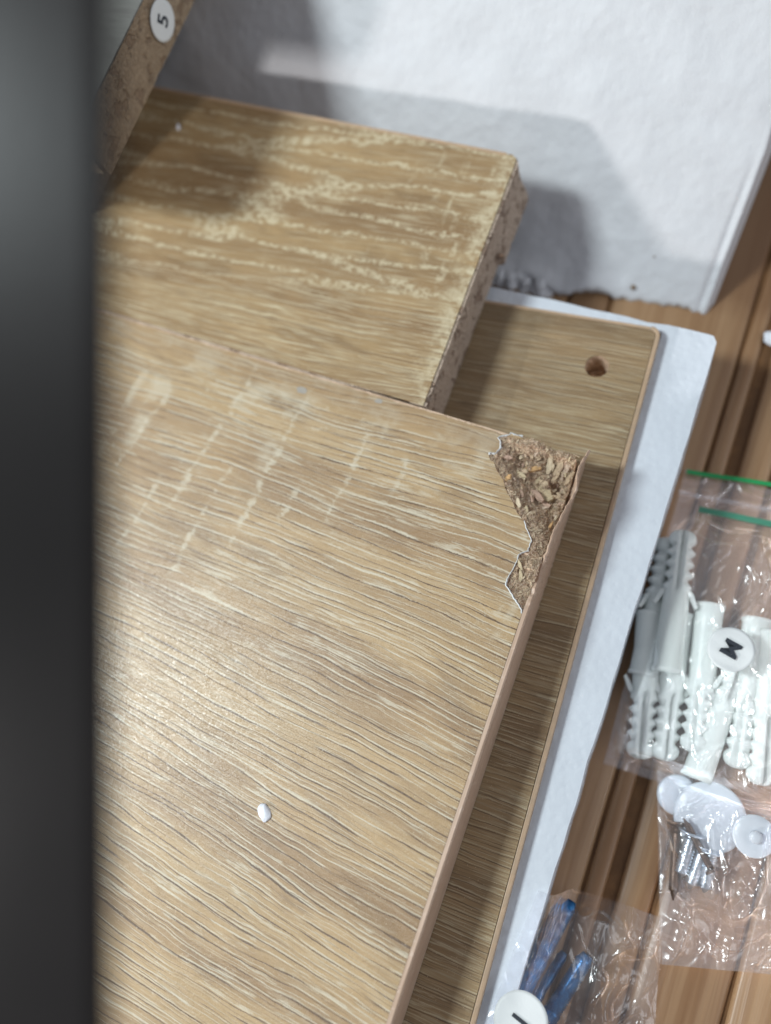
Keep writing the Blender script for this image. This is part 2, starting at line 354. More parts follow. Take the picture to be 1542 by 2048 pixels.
# ---------------------------------------------------------------- object helpers
def tag(o, label=None, cat=None, group=None, kind=None):
    if label: o['label'] = label
    if cat: o['category'] = cat
    if group: o['group'] = group
    if kind: o['kind'] = kind
    return o
def thing(name, label, cat, loc=(0, 0, 0), rz=0.0, group=None):
    o = bpy.data.objects.new(name, None); COL.objects.link(o); o.empty_display_size = .01
    o.location = loc; o.rotation_euler = (0, 0, rz)
    return tag(o, label, cat, group)
def mesh_obj(name, bm, mat, parent=None, smooth=False):
    me = bpy.data.meshes.new(name); bm.normal_update(); bm.to_mesh(me); bm.free()
    me.materials.append(mat)
    if smooth: me.polygons.foreach_set('use_smooth', [True] * len(me.polygons))
    o = bpy.data.objects.new(name, me); COL.objects.link(o)
    if parent: o.parent = parent
    return o
def box(bm, lo, hi):
    vs = [bm.verts.new((x, y, z)) for z in (lo[2], hi[2]) for (x, y) in ((lo[0], lo[1]), (hi[0], lo[1]), (hi[0], hi[1]), (lo[0], hi[1]))]
    for f in ((0, 3, 2, 1), (4, 5, 6, 7), (0, 1, 5, 4), (1, 2, 6, 5), (2, 3, 7, 6), (3, 0, 4, 7)): bm.faces.new([vs[i] for i in f])
    return vs
def prism(bm, outer, z0, z1, holes=()):
    """solid plate from an outline (counter-clockwise) with holes cut through"""
    loops = [list(outer)] + [list(h) for h in holes]
    flat = [p for l in loops for p in l]
    tris = geometry.tessellate_polygon([[Vector((x, y, 0)) for x, y in l] for l in loops])
    top = [bm.verts.new((x, y, z1)) for x, y in flat]; bot = [bm.verts.new((x, y, z0)) for x, y in flat]
    for t in tris:
        a, b, c = (flat[i] for i in t)
        cr = (b[0] - a[0]) * (c[1] - a[1]) - (b[1] - a[1]) * (c[0] - a[0])
        if abs(cr) < 1e-14: continue
        t = t if cr > 0 else t[::-1]
        try:
            bm.faces.new([top[i] for i in t]); bm.faces.new([bot[i] for i in t[::-1]])
        except ValueError: pass
    s = 0
    for l in loops:
        n = len(l)
        for i in range(n):
            a, b = s + i, s + (i + 1) % n
            bm.faces.new((top[a], bot[a], bot[b], top[b]))
        s += n
    bmesh.ops.recalc_face_normals(bm, faces=bm.faces)
def fbm(x, y, z, s, o=3):
    return noise.fractal(Vector((x * s, y * s, z * s)), 0.8, 2.0, o)
def lathe(bm, prof, axis_pts, seg=20):
    """prof = [(t, r)] along the segment a->b"""
    a, b = Vector(axis_pts[0]), Vector(axis_pts[1]); d = (b - a); L = d.length; d.normalize()
    s = d.orthogonal().normalized(); t2 = d.cross(s)
    rings = []
    for t, r in prof:
        c = a + d * t
        rings.append([bm.verts.new(c + (s * math.cos(q * 2 * math.pi / seg) + t2 * math.sin(q * 2 * math.pi / seg)) * max(r, 1e-6)) for q in range(seg)])
    for i in range(len(rings) - 1):
        for q in range(seg):
            bm.faces.new((rings[i][q], rings[i][(q + 1) % seg], rings[i + 1][(q + 1) % seg], rings[i + 1][q]))
    bm.faces.new(rings[0][::-1]); bm.faces.new(rings[-1])
def text_part(name, body, size, mat, parent, matrix, bold=.0):
    cu = bpy.data.curves.new('glyph', 'FONT'); cu.body = body; cu.size = size; cu.align_x = 'CENTER'; cu.align_y = 'CENTER'
    cu.extrude = .00003; cu.offset = bold
    to = bpy.data.objects.new('glyph', cu); COL.objects.link(to)
    bpy.context.view_layer.update()
    me = bpy.data.meshes.new_from_object(to.evaluated_get(bpy.context.evaluated_depsgraph_get()))
    bpy.data.objects.remove(to); bpy.data.curves.remove(cu)
    xs = [v.co.x for v in me.vertices]; ys = [v.co.y for v in me.vertices]
    me.transform(Matrix.Translation((-(min(xs) + max(xs)) / 2, -(min(ys) + max(ys)) / 2, 0)))
    me.materials.clear(); me.materials.append(mat); me.name = name
    o = bpy.data.objects.new(name, me); COL.objects.link(o); o.parent = parent; o.matrix_local = matrix
    return o
def frame(o, right, up):
    r = Vector(right).normalized(); u = Vector(up); u = (u - r * u.dot(r)).normalized(); n = r.cross(u)
    return Matrix(((r.x, u.x, n.x, o[0]), (r.y, u.y, n.y, o[1]), (r.z, u.z, n.z, o[2]), (0, 0, 0, 1)))
def sticker(parent, centre, right, up, rad, letter, size, label, pname='number_sticker', bold=.00012, wrinkle=.0):
    mt = frame(centre, right, up)
    bm = bmesh.new(); n = 48; rings = []
    for q in range(1, 9):
        rr = rad * q / 8
        rings.append([bm.verts.new((rr * math.cos(i * 2 * math.pi / n), rr * math.sin(i * 2 * math.pi / n), .00006 + wrinkle * noise.noise(Vector((rr * math.cos(i * 2 * math.pi / n) * 350, rr * math.sin(i * 2 * math.pi / n) * 160, rad * 999))) * (q / 8))) for i in range(n)])
    c0 = bm.verts.new((0, 0, .00006))
    for i in range(n):
        bm.faces.new((c0, rings[0][i], rings[0][(i + 1) % n]))
        for q in range(7): bm.faces.new((rings[q][i], rings[q + 1][i], rings[q + 1][(i + 1) % n], rings[q][(i + 1) % n]))
    lowr = [bm.verts.new((v.co.x, v.co.y, v.co.z - .0001)) for v in rings[-1]]
    for i in range(n): bm.faces.new((rings[-1][i], lowr[i], lowr[(i + 1) % n], rings[-1][(i + 1) % n]))
    s = mesh_obj(pname, bm, M['sticker'], parent, True); s.matrix_local = mt
    if label: s['label'] = label
    text_part('printed_character', letter, size, M['ink'], s, Matrix.Translation((0, 0, .00012 + wrinkle * .5)), bold)
    return s

# ---------------------------------------------------------------- floor
ZF = -.045
bm = bmesh.new(); box(bm, (-1.2, -1.2, ZF - .02), (1.2, 1.2, ZF - .0016))
floor = tag(mesh_obj('floor', bm, M['groove']), kind='structure')
edges = [-.60]
while edges[-1] < -.02: edges.append(edges[-1] + random.uniform(.045, .07))
edges = edges[:-1] + [-.012, .0288, .0352, .0463, .0682, .105]
while edges[-1] < .6: edges.append(edges[-1] + random.uniform(.03, .06))
gaps = {.0288: (.0004, .0007), .0352: (.0010, .0022), .0463: (.0005, .0009), .0682: (.0004, .0005)}
for i in range(len(edges) - 1):
    a, b = edges[i], edges[i + 1]
    ga = gaps.get(a, (.0004, .0004))[1]; gb = gaps.get(b, (.0004, .0004))[0]
    bm = bmesh.new()
    x0, x1 = a + ga, b - gb; r = .0011
    prof = [(x0, -.004), (x0, -r), (x0 + r * .4, -r * .35), (x0 + r, 0), (x1 - r, 0), (x1 - r * .4, -r * .35), (x1, -r), (x1, -.004)]
    ny = 40
    rows_ = []
    for j in range(ny + 1):
        y = -.6 + 1.2 * j / ny
        rows_.append([bm.verts.new((x + .0006 * noise.noise(Vector((a * 50, y * 25, 0))) * (1 if q in (0, 1, 2, 3) else 1), y, ZF + z)) for q, (x, z) in enumerate(prof)])
    for j in range(ny):
        for q in range(len(prof) - 1): bm.faces.new((rows_[j][q], rows_[j][q + 1], rows_[j + 1][q + 1], rows_[j + 1][q]))
    bmesh.ops.recalc_face_normals(bm, faces=bm.faces)
    mesh_obj('floor_strip', bm, M['floor'], floor, True)

# ---------------------------------------------------------------- foam sheet under the boards
fp = thing('foam_sheet', 'thin flat white foam sheet lying under the lower wood decor board', 'foam sheet')
def padline(x0, y0, x1, y1, n, amp):
    out = []
    for i in range(n):
        t = i / n; x = x0 + (x1 - x0) * t; y = y0 + (y1 - y0) * t
        out.append((x + amp * noise.noise(Vector((x * 120, y * 120, 3))), y + amp * noise.noise(Vector((x * 120, y * 120, 8)))))
    return out
o1 = padline(.0214, -.26, .0222, .044, 60, .0006) + [(.0221, .0462), (.0209, .0479)] + padline(.0195, .0481, -.30, .0545, 60, .0007) + [(-.30, .05), (-.30, -.26)]
bm = bmesh.new(); prism(bm, o1, ZF + .0004, -.0330)
mesh_obj('base_layer', bm, M['foam_pad'], fp)
# upper layer: the rim that stands round the lower board
LOWC = Vector((.0079, .0458)); LOWA = R(2.4)
def lw(x, y):  # lower board's own axes -> world
    c, s = math.cos(LOWA), math.sin(LOWA); return (LOWC.x + x * c - y * s, LOWC.y + x * s + y * c)
inner = [lw(.00003, -.32), lw(.00003, .00003), lw(-.30, -.0003)]
o2 = o1[:-2] + [(-.30, inner[2][1])] + inner[::-1] + []
o2 = [p for p in o2 if p[1] > -.27]
rim = o1[:-2] + [inner[2], inner[1], (lw(.00003, -.30)[0], -.26)]
bm = bmesh.new(); prism(bm, rim, -.0330, -.0190)
rimo = mesh_obj('rim', bm, M['foam_pad'], fp)

# ---------------------------------------------------------------- lower board
lb = thing('lower_board', 'lower wood decor board in the foam sheet, with a round dowel hole near its corner', 'board', (LOWC.x, LOWC.y, -.016), LOWA)
def rounded(x0, y0, x1, y1, r, n=6):  # only the corner (x1,y1) is rounded
    return [(x0, y0), (x1, y0)] + [(x1 - r + r * math.cos(a), y1 - r + r * math.sin(a)) for a in [i * math.pi / 2 / n for i in range(n + 1)]] + [(x0, y1)]
hc = (-.0138, -.0143); hr = .0032
hole = [(hc[0] + hr * math.cos(i * 2 * math.pi / 40) * (1 + .02 * math.sin(i * 5)), hc[1] + hr * math.sin(i * 2 * math.pi / 40) * (1 + .02 * math.cos(i * 7))) for i in range(40)]
bm = bmesh.new(); prism(bm, rounded(-.28, -.25, -.0013, -.0013, .0016), -.0004, 0, [hole[::-1]])
mesh_obj('laminate_sheet', bm, M['wood_low'], lb)
hole2 = [(hc[0] + (x - hc[0]) * .985, hc[1] + (y - hc[1]) * .985) for x, y in hole]
bm = bmesh.new(); prism(bm, rounded(-.28, -.25, -.0014, -.0014, .0016), -.0155, -.0005, [hole2[::-1]])
mesh_obj('chipboard_core', bm, M['core'], lb)
def band(outline_in, outline_out, z0, z1, bm):
    n = len(outline_in)
    g = [[bm.verts.new((x, y, z)) for (x, y), z in ((outline_in[i], z0), (outline_in[i], z1), (outline_out[i], z1), (outline_out[i], z0))] for i in range(n)]
    for i in range(n - 1):
        for q in range(4): bm.faces.new((g[i][q], g[i][(q + 1) % 4], g[i + 1][(q + 1) % 4], g[i + 1][q]))
    bm.faces.new(g[0]); bm.faces.new(g[-1][::-1]); bmesh.ops.recalc_face_normals(bm, faces=bm.faces)
arc = [i * math.pi / 2 / 6 for i in range(7)]
bi_ = [(-.0012, -.25)] + [(-.0029 + .0017 * math.cos(a), -.0029 + .0017 * math.sin(a)) for a in arc]
bo_ = [(0, -.25)] + [(-.0029 + .0029 * math.cos(a), -.0029 + .0029 * math.sin(a)) for a in arc]
bm = bmesh.new(); band(bi_, bo_, -.0155, .00005, bm)
eb = mesh_obj('edge_band', bm, M['band_low'], lb); bv = eb.modifiers.new('round', 'BEVEL'); bv.width = .0003; bv.segments = 2
bm = bmesh.new(); band([(-.0030, -.0012), (-.28, -.0012)], [(-.0030, -.0004), (-.28, -.0004)], -.0155, .00002, bm)
mesh_obj('edge_band', bm, M['band_low'], lb)
# crumbs at the bottom of the hole
bm = bmesh.new()
for i in range(26):
    a = random.uniform(0, 6.28); r = hr * .8 * math.sqrt(random.random())
    c = Vector((hc[0] + r * math.cos(a), hc[1] + r * math.sin(a), -.0085 + random.uniform(0, .0012)))
    bmesh.ops.create_icosphere(bm, subdivisions=1, radius=random.uniform(.0004, .0009), matrix=Matrix.Translation(c) @ Matrix.Diagonal((1, .8, .6, 1)))
bmesh.ops.create_cone(bm, cap_ends=True, segments=24, radius1=hr * .97, radius2=hr * .97, depth=.001, matrix=Matrix.Translation((hc[0], hc[1], -.0092)))
mesh_obj('hole_bottom', bm, M['core'], lb)
bm = bmesh.new()
bmesh.ops.create_icosphere(bm, subdivisions=2, radius=.0010, matrix=Matrix.Translation((hc[0] + .0003, hc[1] - .0024, -.0035)) @ Matrix.Diagonal((1.2, .7, 1.4, 1)))
for v in bm.verts: v.co += Vector((1, 1, 1)) * .0003 * noise.noise(v.co * 1500)
mesh_obj('pale_crumb', bm, M['flake_white'], lb, True)

# ---------------------------------------------------------------- damaged main board
SH = -.044   # the back edge is a touch out of square
TORN = [(-14.01, 2.61), (-15.12, 2.42), (-16.43, 1.82), (-17.89, 1.14), (-18.14, 0.36), (-19.84, -0.1), (-20.5, -1.17), (-19.55, -1.81), (-19.22, -3.5), (-19.87, -5.09), (-21.47, -5.36), (-20.82, -6.78), (-19.42, -7.45), (-17.89, -9.48), (-15.88, -11.0), (-13.92, -13.91), (-12.09, -15.44), (-10.38, -17.67), (-8.78, -19.07), (-7.64, -19.57), (-6.6, -21.28), (-5.38, -22.58), (-4.5, -23.82), (-4.64, -26.35), (-6.39, -27.88), (-6.23, -29.82), (-6.66, -31.93), (-7.14, -34.38), (-7.09, -35.68), (-5.2, -37.35), (-3.86, -38.53), (-2.0, -39.86), (-0.92, -41.4)]
TORN = [(x / 1000, y / 1000) for x, y in TORN]
TORN[0] = (-.0140, .0012); TORN[1] = (-.0151, .0011); TORN[2] = (-.0164, .0009); TORN[-1] = (-.0012, -.0414)
def ragged(pts, step=.0003, amp=.00022):
    out = []
    for (a, b) in zip(pts[:-1], pts[1:]):
        a, b = Vector(a), Vector(b); n = max(1, int((b - a).length / step))
        for i in range(n):
            p = a + (b - a) * i / n
            out.append((p.x + amp * noise.noise(Vector((p.x * 1400, p.y * 1400, 1))), p.y + amp * noise.noise(Vector((p.x * 1400, p.y * 1400, 7)))))
    out.append(tuple(pts[-1])); return out
TR = ragged(TORN)
def yback(x): return SH * x
backedge = []
x = -.0165
while x > -.24:
    dent = .0006 * max(0, noise.noise(Vector((x * 90, 5, 0)))) + .0003 * abs(noise.noise(Vector((x * 700, 2, 0))))
    if -.075 < x < -.015: dent += .0005 * max(0, noise.noise(Vector((x * 260, 9, 0))) + .25)
    backedge.append((x, yback(x) - .0004 - dent)); x -= .0005
TR2 = [p for p in TR if True]
TR2[0] = (TR2[0][0], yback(TR2[0][0]) - .0003)
lam = [(-.24, -.22), (-.0013, -.22)] + TR2[::-1]
lam = [p for p in lam if not (p[0] > -.0166 and p[1] > yback(p[0]) - .0002)]
lam = lam + backedge
mb = thing('damaged_board', 'large light oak decor board with a torn broken corner exposing chipboard', 'board')
bm = bmesh.new(); prism(bm, lam, -.00032, 0)
laminate = mesh_obj('laminate_sheet', bm, M['wood_main'], mb)
poly = [Vector(p) for p in TR] + [Vector((.004, -.0414)), Vector((.004, .004)), Vector((-.012, .004))]
def inside(x, y):
    c = False; n = len(poly); j = n - 1
    for i in range(n):
        a, b = poly[i], poly[j]
        if (a.y > y) != (b.y > y) and x < (b.x - a.x) * (y - a.y) / (b.y - a.y) + a.x: c = not c
        j = i
    return c
TRc = [Vector(p) for p in TR[::2]]
def tdist(x, y):
    v = Vector((x, y)); return min((v - p).length_squared for p in TRc) ** .5
def ss(t): t = max(0., min(1., t)); return t * t * (3 - 2 * t)
def core_z(x, y):
    if x < -.024 or y < -.044 or not inside(x, y): return -.00036
    d = tdist(x, y)
    up = ss((y + .030) / .016)                       # the wide upper wound is deeper than the tail
    dep = .0004 + (.0015 + .0052 * up) * ss(d / .0085) ** .8
    dep += (.0022 * up) * math.exp(-((x + .0035) ** 2 + (y + .0070) ** 2) / (2 * .0022 ** 2)) * 1.6
    dep -= .0030 * up * math.exp(-(y + SH * 0 - .0006) ** 2 / (2 * .0012 ** 2))     # back edge still stands
    dep += .0006 * fbm(x, y, 1, 700, 4) + .0009 * fbm(x, y, 5, 240, 3) * min(1, d / .002)
    q_ = .0011; st_ = math.floor(dep / q_ + .5) * q_; dep = dep * .45 + st_ * .55
    return -max(.0004, dep)
xs = [-.24 + i * .02 for i in range(11)] + [-.022 + i * .0209 / 76 for i in range(77)]
ys = [-.22 + i * .0175 for i in range(10)] + [-.044 + i * .044 / 160 for i in range(161)]
bm = bmesh.new(); G = []
for x in xs:
    col_ = []
    for y in ys:
        yy = y + SH * x * ss((y + .05) / .05)
        z = core_z(x, yy)
        jx = jy = 0
        if z < -.0005 and y < -1e-6: jx = .00010 * noise.noise(Vector((x * 3000, y * 3000, 1))); jy = .00010 * noise.noise(Vector((x * 3000, y * 3000, 4)))
        col_.append(bm.verts.new((x + jx, yy + jy, z)))
    G.append(col_)
for i in range(len(xs) - 1):
    for j in range(len(ys) - 1): bm.faces.new((G[i][j], G[i + 1][j], G[i + 1][j + 1], G[i][j + 1]))
ring = [G[i][0] for i in range(len(xs))] + [G[-1][j] for j in range(1, len(ys))] + [G[i][-1] for i in range(len(xs) - 2, -1, -1)] + [G[0][j] for j in range(len(ys) - 2, 0, -1)]
low = [bm.verts.new((v.co.x, v.co.y, -.0158)) for v in ring]
for i in range(len(ring)):
    j = (i + 1) % len(ring); bm.faces.new((ring[i], low[i], low[j], ring[j]))
bmesh.ops.recalc_face_normals(bm, faces=bm.faces)
core = mesh_obj('chipboard_core', bm, M['core'], mb, False)
# torn white paper along the wound's left rim
bm = bmesh.new(); prev = None
for i in range(2, len(TR) - 1):
    a = Vector(TR[i - 1]); b = Vector(TR[i + 1]); p = Vector(TR[i]); t = (b - a)
    if t.length < 1e-7: continue
    t.normalize(); nrm = Vector((-t.y, t.x))
    if not inside(*(p + nrm * .0005)): nrm = -nrm
    s = i / len(TR)
    vis = .05 + .25 * max(0, noise.noise(Vector((s * 40, 1, 0))))
    if p.y > -.0062: vis += .35 + 1.9 * abs(noise.noise(Vector((s * 110, 4, 0))))
    elif p.y > -.0195:
        prev = None
        if noise.noise(Vector((s * 60, 8, 0))) < .12: continue
    elif p.y > -.0345: vis += .22 + .3 * abs(noise.noise(Vector((s * 60, 4, 0))))
    else: vis += .55 + .5 * abs(noise.noise(Vector((s * 90, 4, 0))))
    wd = .00055 * vis * (.6 + .9 * abs(noise.noise(Vector((s * 260, 2, 3)))))
    l = bm.verts.new((*(p - nrm * .00010), .00006)); m_ = bm.verts.new((*(p + nrm * wd * .4), .00022 + .0004 * vis * abs(noise.noise(Vector((s * 200, 7, 3)))))); r_ = bm.verts.new((*(p + nrm * wd), -.00015 - .0002 * vis))
    if prev:
        bm.faces.new((prev[0], l, m_, prev[1])); bm.faces.new((prev[1], m_, r_, prev[2]))
    prev = (l, m_, r_)
tp = mesh_obj('torn_paper_edge', bm, M['paper'], mb); sd = tp.modifiers.new('thick', 'SOLIDIFY'); sd.thickness = .00008
# edge band: straight below, torn loose and bowed outwards at the corner
BI = [(2.84, 1.38), (-1.91, 0.43), (-4.64, 0.47), (-8.0, 1.35), (-10.78, 1.1), (-13.85, 0.3), (-18.52, -0.45), (-22.21, -0.75), (-25.4, -0.75), (-29.7, -1.30), (-32.95, -1.05), (-36.84, -1.1), (-39.73, -1.25), (-44, -1.3), (-300, -1.3)]
def lerp(tab, y):
    y *= 1000
    for (a, va), (b, vb) in zip(tab[:-1], tab[1:]):
        if a >= y >= b: return (va + (vb - va) * (a - y) / (a - b)) / 1000
    return tab[0][1] / 1000 if y > tab[0][0] else tab[-1][1] / 1000
bm = bmesh.new(); prev = None
y = .0024; NZ = 9
yy_ = []
while y > -.22:
    yy_.append(y); y -= .00025 if y > -.046 else .004
for y in yy_:
    xin = lerp(BI, y); up = ss((y + .041) / .006)
    top = 0.0 - up * (.0004 + .0011 * max(0, fbm(0, y, 2, 260, 3) + .15) + .0018 * math.exp(-((y + .030) / .0035) ** 2))
    if y > -.001: top -= .0015 * ss((y + .001) / .004)
    th = .0013 if up < .01 else .0013 - .0007 * up * min(1, max(0, (y + .040) / .02))
    ringv = []
    for q in range(NZ + 1):
        z = -.0157 + (top + .0157) * q / NZ; f = (q / NZ) ** 1.6
        xo = 0.0 + (xin + th) * f; xo += up * .00018 * fbm(0, y, z, 900, 3)
        ringv.append((xo, z))
    # rounded upper outer edge
    outer = ringv[:-1] + [(ringv[-1][0] - .00035, top)] ; outer[-2] = (outer[-2][0], outer[-2][1])
    outer.insert(len(outer) - 1, (ringv[-1][0], top - .0004))
    innerv = [(x_ - th if f_ > 3 else x_ - .0013, z_) for f_, (x_, z_) in enumerate(ringv)][::-1]
    innerv[0] = (ringv[-1][0] - th, top - up * .0003)
    yj = y
    cur = [bm.verts.new((x_, yj, z_)) for x_, z_ in outer + innerv]
    if prev:
        n = len(cur)
        for q in range(n): bm.faces.new((prev[q], prev[(q + 1) % n], cur[(q + 1) % n], cur[q]))
    else: bm.faces.new(cur)
    prev = cur
bmesh.ops.recalc_face_normals(bm, faces=bm.faces)
eb = mesh_obj('edge_band', bm, M['band'], mb, False)
tag(eb, 'beige edge band torn loose and bowed outwards at the broken corner')
# loose flakes in the wound
def chip_mesh(name, L, W, T, mat, seed):
    rnd = random.Random(seed); bm = bmesh.new(); n = 5; rr = []
    for i in range(n):
        t = i / (n - 1) - .5
        wz = (1 - (abs(t) * 2) ** 2.2 * rnd.uniform(.3, .9)) * W / 2; oz = rnd.uniform(-.2, .2) * T; ow = rnd.uniform(-.12, .12) * W
        tt = T / 2 * rnd.uniform(.5, 1.1)
        rr.append([bm.verts.new((t * L, ow - wz, oz - tt)), bm.verts.new((t * L + rnd.uniform(-.04, .04) * L, ow + wz, oz - tt * .6)), bm.verts.new((t * L, ow + wz * rnd.uniform(.6, 1), oz + tt)), bm.verts.new((t * L, ow - wz * rnd.uniform(.5, 1), oz + tt * .8))])
    for i in range(n - 1):
        for q in range(4): bm.faces.new((rr[i][q], rr[i][(q + 1) % 4], rr[i + 1][(q + 1) % 4], rr[i + 1][q]))
    bm.faces.new(rr[0][::-1]); bm.faces.new(rr[-1]); bmesh.ops.recalc_face_normals(bm, faces=bm.faces)
    me = bpy.data.meshes.new(name); bm.to_mesh(me); bm.free(); me.materials.append(mat); return me
chipm = []
for i in range(28):
    L = random.choice((1.6, 2.2, 2.8, 3.4, 2.0)) / 1000
    chipm.append(chip_mesh('wood_chip', L, L * random.uniform(.22, .55), L * random.uniform(.10, .24), M['chips'][random.choice((0, 0, 1, 1, 2, 3, 4, 5, 6, 6, 1, 6))], i))
def put_chip(me, x, y, dz, rot, sc=1.0, name='wood_chip'):
    o = bpy.data.objects.new(name, me); COL.objects.link(o); o.parent = core
    o.location = (x, y, core_z(x, y) + dz); o.rotation_euler = rot; o.scale = (sc,) * 3
    return o
cnt = 0
while cnt < 130:
    x, y = random.uniform(-.021, -.0015), random.uniform(-.038, .0005)
    if not inside(x, y): continue
    up = ss((y + .024) / .012); d = tdist(x, y)
    if random.random() > .18 + .82 * up: continue
    if d < .0012: continue
    right = ss((x + .009) / .004) * up
    sc = (.5 + .5 * random.random()) * (1 - .35 * (1 - up)) * min(1, .45 + d / .006)
    if right > .5 and y > -.008: rot = (random.uniform(-.4, .4), random.uniform(-1.0, -.2), R(90) + random.uniform(-.5, .5))
    else: rot = (random.uniform(-.7, .7), random.uniform(-.5, .5), random.uniform(0, 6.28))
    put_chip(random.choice(chipm), x, y, random.uniform(.0, .0005), rot, sc); cnt += 1
# the flakes that stand out
special = [(-.0062, -.0098, 4.4, 2.6, 1.0, 5, (.3, .2, 2.55)), (-.0075, -.0112, 3.8, 1.5, .7, 3, (.2, .15, 2.7)), (-.0055, -.0125, 3.0, 1.1, .6, 3, (0, .1, 2.9)), (-.0112, -.0048, 4.2, 1.1, .7, 2, (.1, 0, .35)),
           (-.0092, -.0075, 3.2, .9, .5, 5, (.2, .1, 1.35)), (-.0126, -.0075, 2.4, .9, .5, 5, (0, .1, 2.9)), (-.0068, -.0066, 2.6, 1.2, .6, 3, (.2, .2, 2.2)), (-.0170, -.0048, 2.2, 1.0, .5, 3, (0, 0, .1)),
           (-.0048, -.0030, 5.0, 1.3, .6, 1, (.1, -.5, 1.35)), (-.0072, -.0022, 4.4, 1.2, .5, 0, (.2, -.5, 1.6)), (-.0030, -.0022, 4.2, 1.1, .5, 6, (.2, -.5, 1.3)), (-.0018, -.0040, 3.6, 1.0, .5, 1, (.2, -.4, 1.2)),
           (-.0105, -.0155, 2.3, .9, .4, 0, (0, 0, 2.1)), (-.0083, -.0165, 2.0, .9, .5, 5, (.2, 0, 1.9)), (-.0020, -.0185, 3.0, .5, .4, 2, (0, .1, 1.35)), (-.0052, -.0302, 2.4, .6, .3, 5, (0, 0, 2.2)), (-.0044, -.0325, 2.6, .7, .3, 5, (.2, 0, 1.9)),
           (-.0150, -.0100, 1.8, 1.0, .5, 2, (.1, 0, 1.2)), (-.0140, -.0028, 1.8, .7, .4, 0, (.1, 0, 1.0))]
for i, (x, y, L, W_, T_, mi, rot) in enumerate(special):
    put_chip(chip_mesh('wood_chip', L / 850, W_ / 750, T_ / 800, M['chips'][mi], 100 + i), x, y, .0006, rot)
# fine fibres: past picking apart
bm = bmesh.new(); cnt = 0
while cnt < 6500:
    x, y = random.uniform(-.021, -.0012), random.uniform(-.0405, .0008)
    if not inside(x, y) or tdist(x, y) < .0004: continue
    L = random.uniform(.0004, .0017); wd = random.uniform(.00004, .00012); c = Vector((x, y, core_z(x, y) + random.uniform(0, .00025)))
    e = Matrix.Rotation(random.uniform(0, 6.28), 3, 'Z') @ Matrix.Rotation(random.uniform(-.7, .3), 3, 'Y')
    d = e @ Vector((L / 2, 0, 0)); s = e @ Vector((0, wd, 0)); u = e @ Vector((0, 0, wd))
    v = [bm.verts.new(c - d - s), bm.verts.new(c - d + s), bm.verts.new(c - d + u), bm.verts.new(c + d - s * .5), bm.verts.new(c + d + s * .5), bm.verts.new(c + d + u * .5)]
    for f in ((0, 1, 4, 3), (1, 2, 5, 4), (2, 0, 3, 5), (0, 2, 1), (3, 4, 5)):
        fc = bm.faces.new([v[q] for q in f]); fc.material_index = cnt % 4
    cnt += 1
fib = mesh_obj('wood_fibre', bm, M['chips'][6], core)
for q in (1, 4, 0): fib.data.materials.append(M['chips'][q])
fib['kind'] = 'stuff'
# grey smudges on the decor
for (x, y, r) in ((-.0758, -.0018, .0016), (-.0538, .0006, .0011)):
    bm = bmesh.new(); pts = [(x + r * (1 + .5 * noise.noise(Vector((math.cos(a) * 2, math.sin(a) * 2, x * 99)))) * math.cos(a), y + .6 * r * (1 + .5 * noise.noise(Vector((math.cos(a) * 2, math.sin(a) * 2, 5)))) * math.sin(a)) for a in [i * 2 * math.pi / 26 for i in range(26)]]
    prism(bm, pts, .00001, .00005); mesh_obj('smudge', bm, M['smudge'], mb)

# ---------------------------------------------------------------- second board behind it
tb = thing('second_board', 'wood decor board with pale crackled figure and sawn chipboard end, behind the damaged one', 'board')
sl = -.048
def fy(x): return .0794 + sl * (x + .0414)
end = []
for i in range(150):
    t = i / 149; yv = .0022 + t * (.0782 - .0022)
    end.append((-.0417 + .0003 * t - .0002 - .00022 * abs(noise.noise(Vector((3, yv * 500, 1)))) - .0003 * max(0, noise.noise(Vector((8, yv * 120, 1)))), yv))
end += [(-.0424, .0788), (-.0432, .0794)]
far = []
x = -.045
while x > -.26: far.append((x, fy(x) - .0003 * abs(noise.noise(Vector((x * 300, 1, 1)))))); x -= .002
l2 = [(-.26, yback(-.26) + .0006), (-.0420, yback(-.042) + .0006)] + end + far
bm = bmesh.new(); prism(bm, l2, -.00035, 0)
mesh_obj('laminate_sheet', bm, M['wood_far'], tb)
bm = bmesh.new()
ny, nz = 220, 34; gr = []
for j in range(ny + 1):
    t = j / ny; yv = .0024 + t * .0766; colv = []
    for q in range(nz + 1):
        z = -.0158 + q * .01542 / nz
        pit = max(0, fbm(0, yv, z, 330, 3) - .40) * .003
        xx = -.0412 + .0003 * t - pit + .00008 * fbm(1, yv, z, 1300, 3)
        if t > .97: xx -= .0012 * ((t - .97) / .03) ** 2
        # a splinter hangs out of the lower part near the far corner
        if .68 < t < 1.0: xx += .0016 * ss((t - .68) / .012) * ss(1 - q / (nz * .62)) 
        colv.append(bm.verts.new((xx, yv, z)))
    gr.append(colv)
for j in range(ny):
    for q in range(nz): bm.faces.new((gr[j][q], gr[j + 1][q], gr[j + 1][q + 1], gr[j][q + 1]))
box(bm, (-.2598, .0030, -.0158), (-.0450, .0786, -.00038))
for ya in (0, ny):  # close the strip between the rough end and the box
    for q in range(nz):
        a, b = gr[ya][q], gr[ya][q + 1]
        bm.faces.new((a, b, bm.verts.new((-.046, b.co.y, b.co.z)), bm.verts.new((-.046, a.co.y, a.co.z))))
for q in (0, nz):
    for j in range(ny):
        a, b = gr[j][q], gr[j + 1][q]
        bm.faces.new((a, b, bm.verts.new((-.046, b.co.y, b.co.z)), bm.verts.new((-.046, a.co.y, a.co.z))))
bmesh.ops.recalc_face_normals(bm, faces=bm.faces)
core2 = mesh_obj('chipboard_core', bm, M['core_end'], tb)
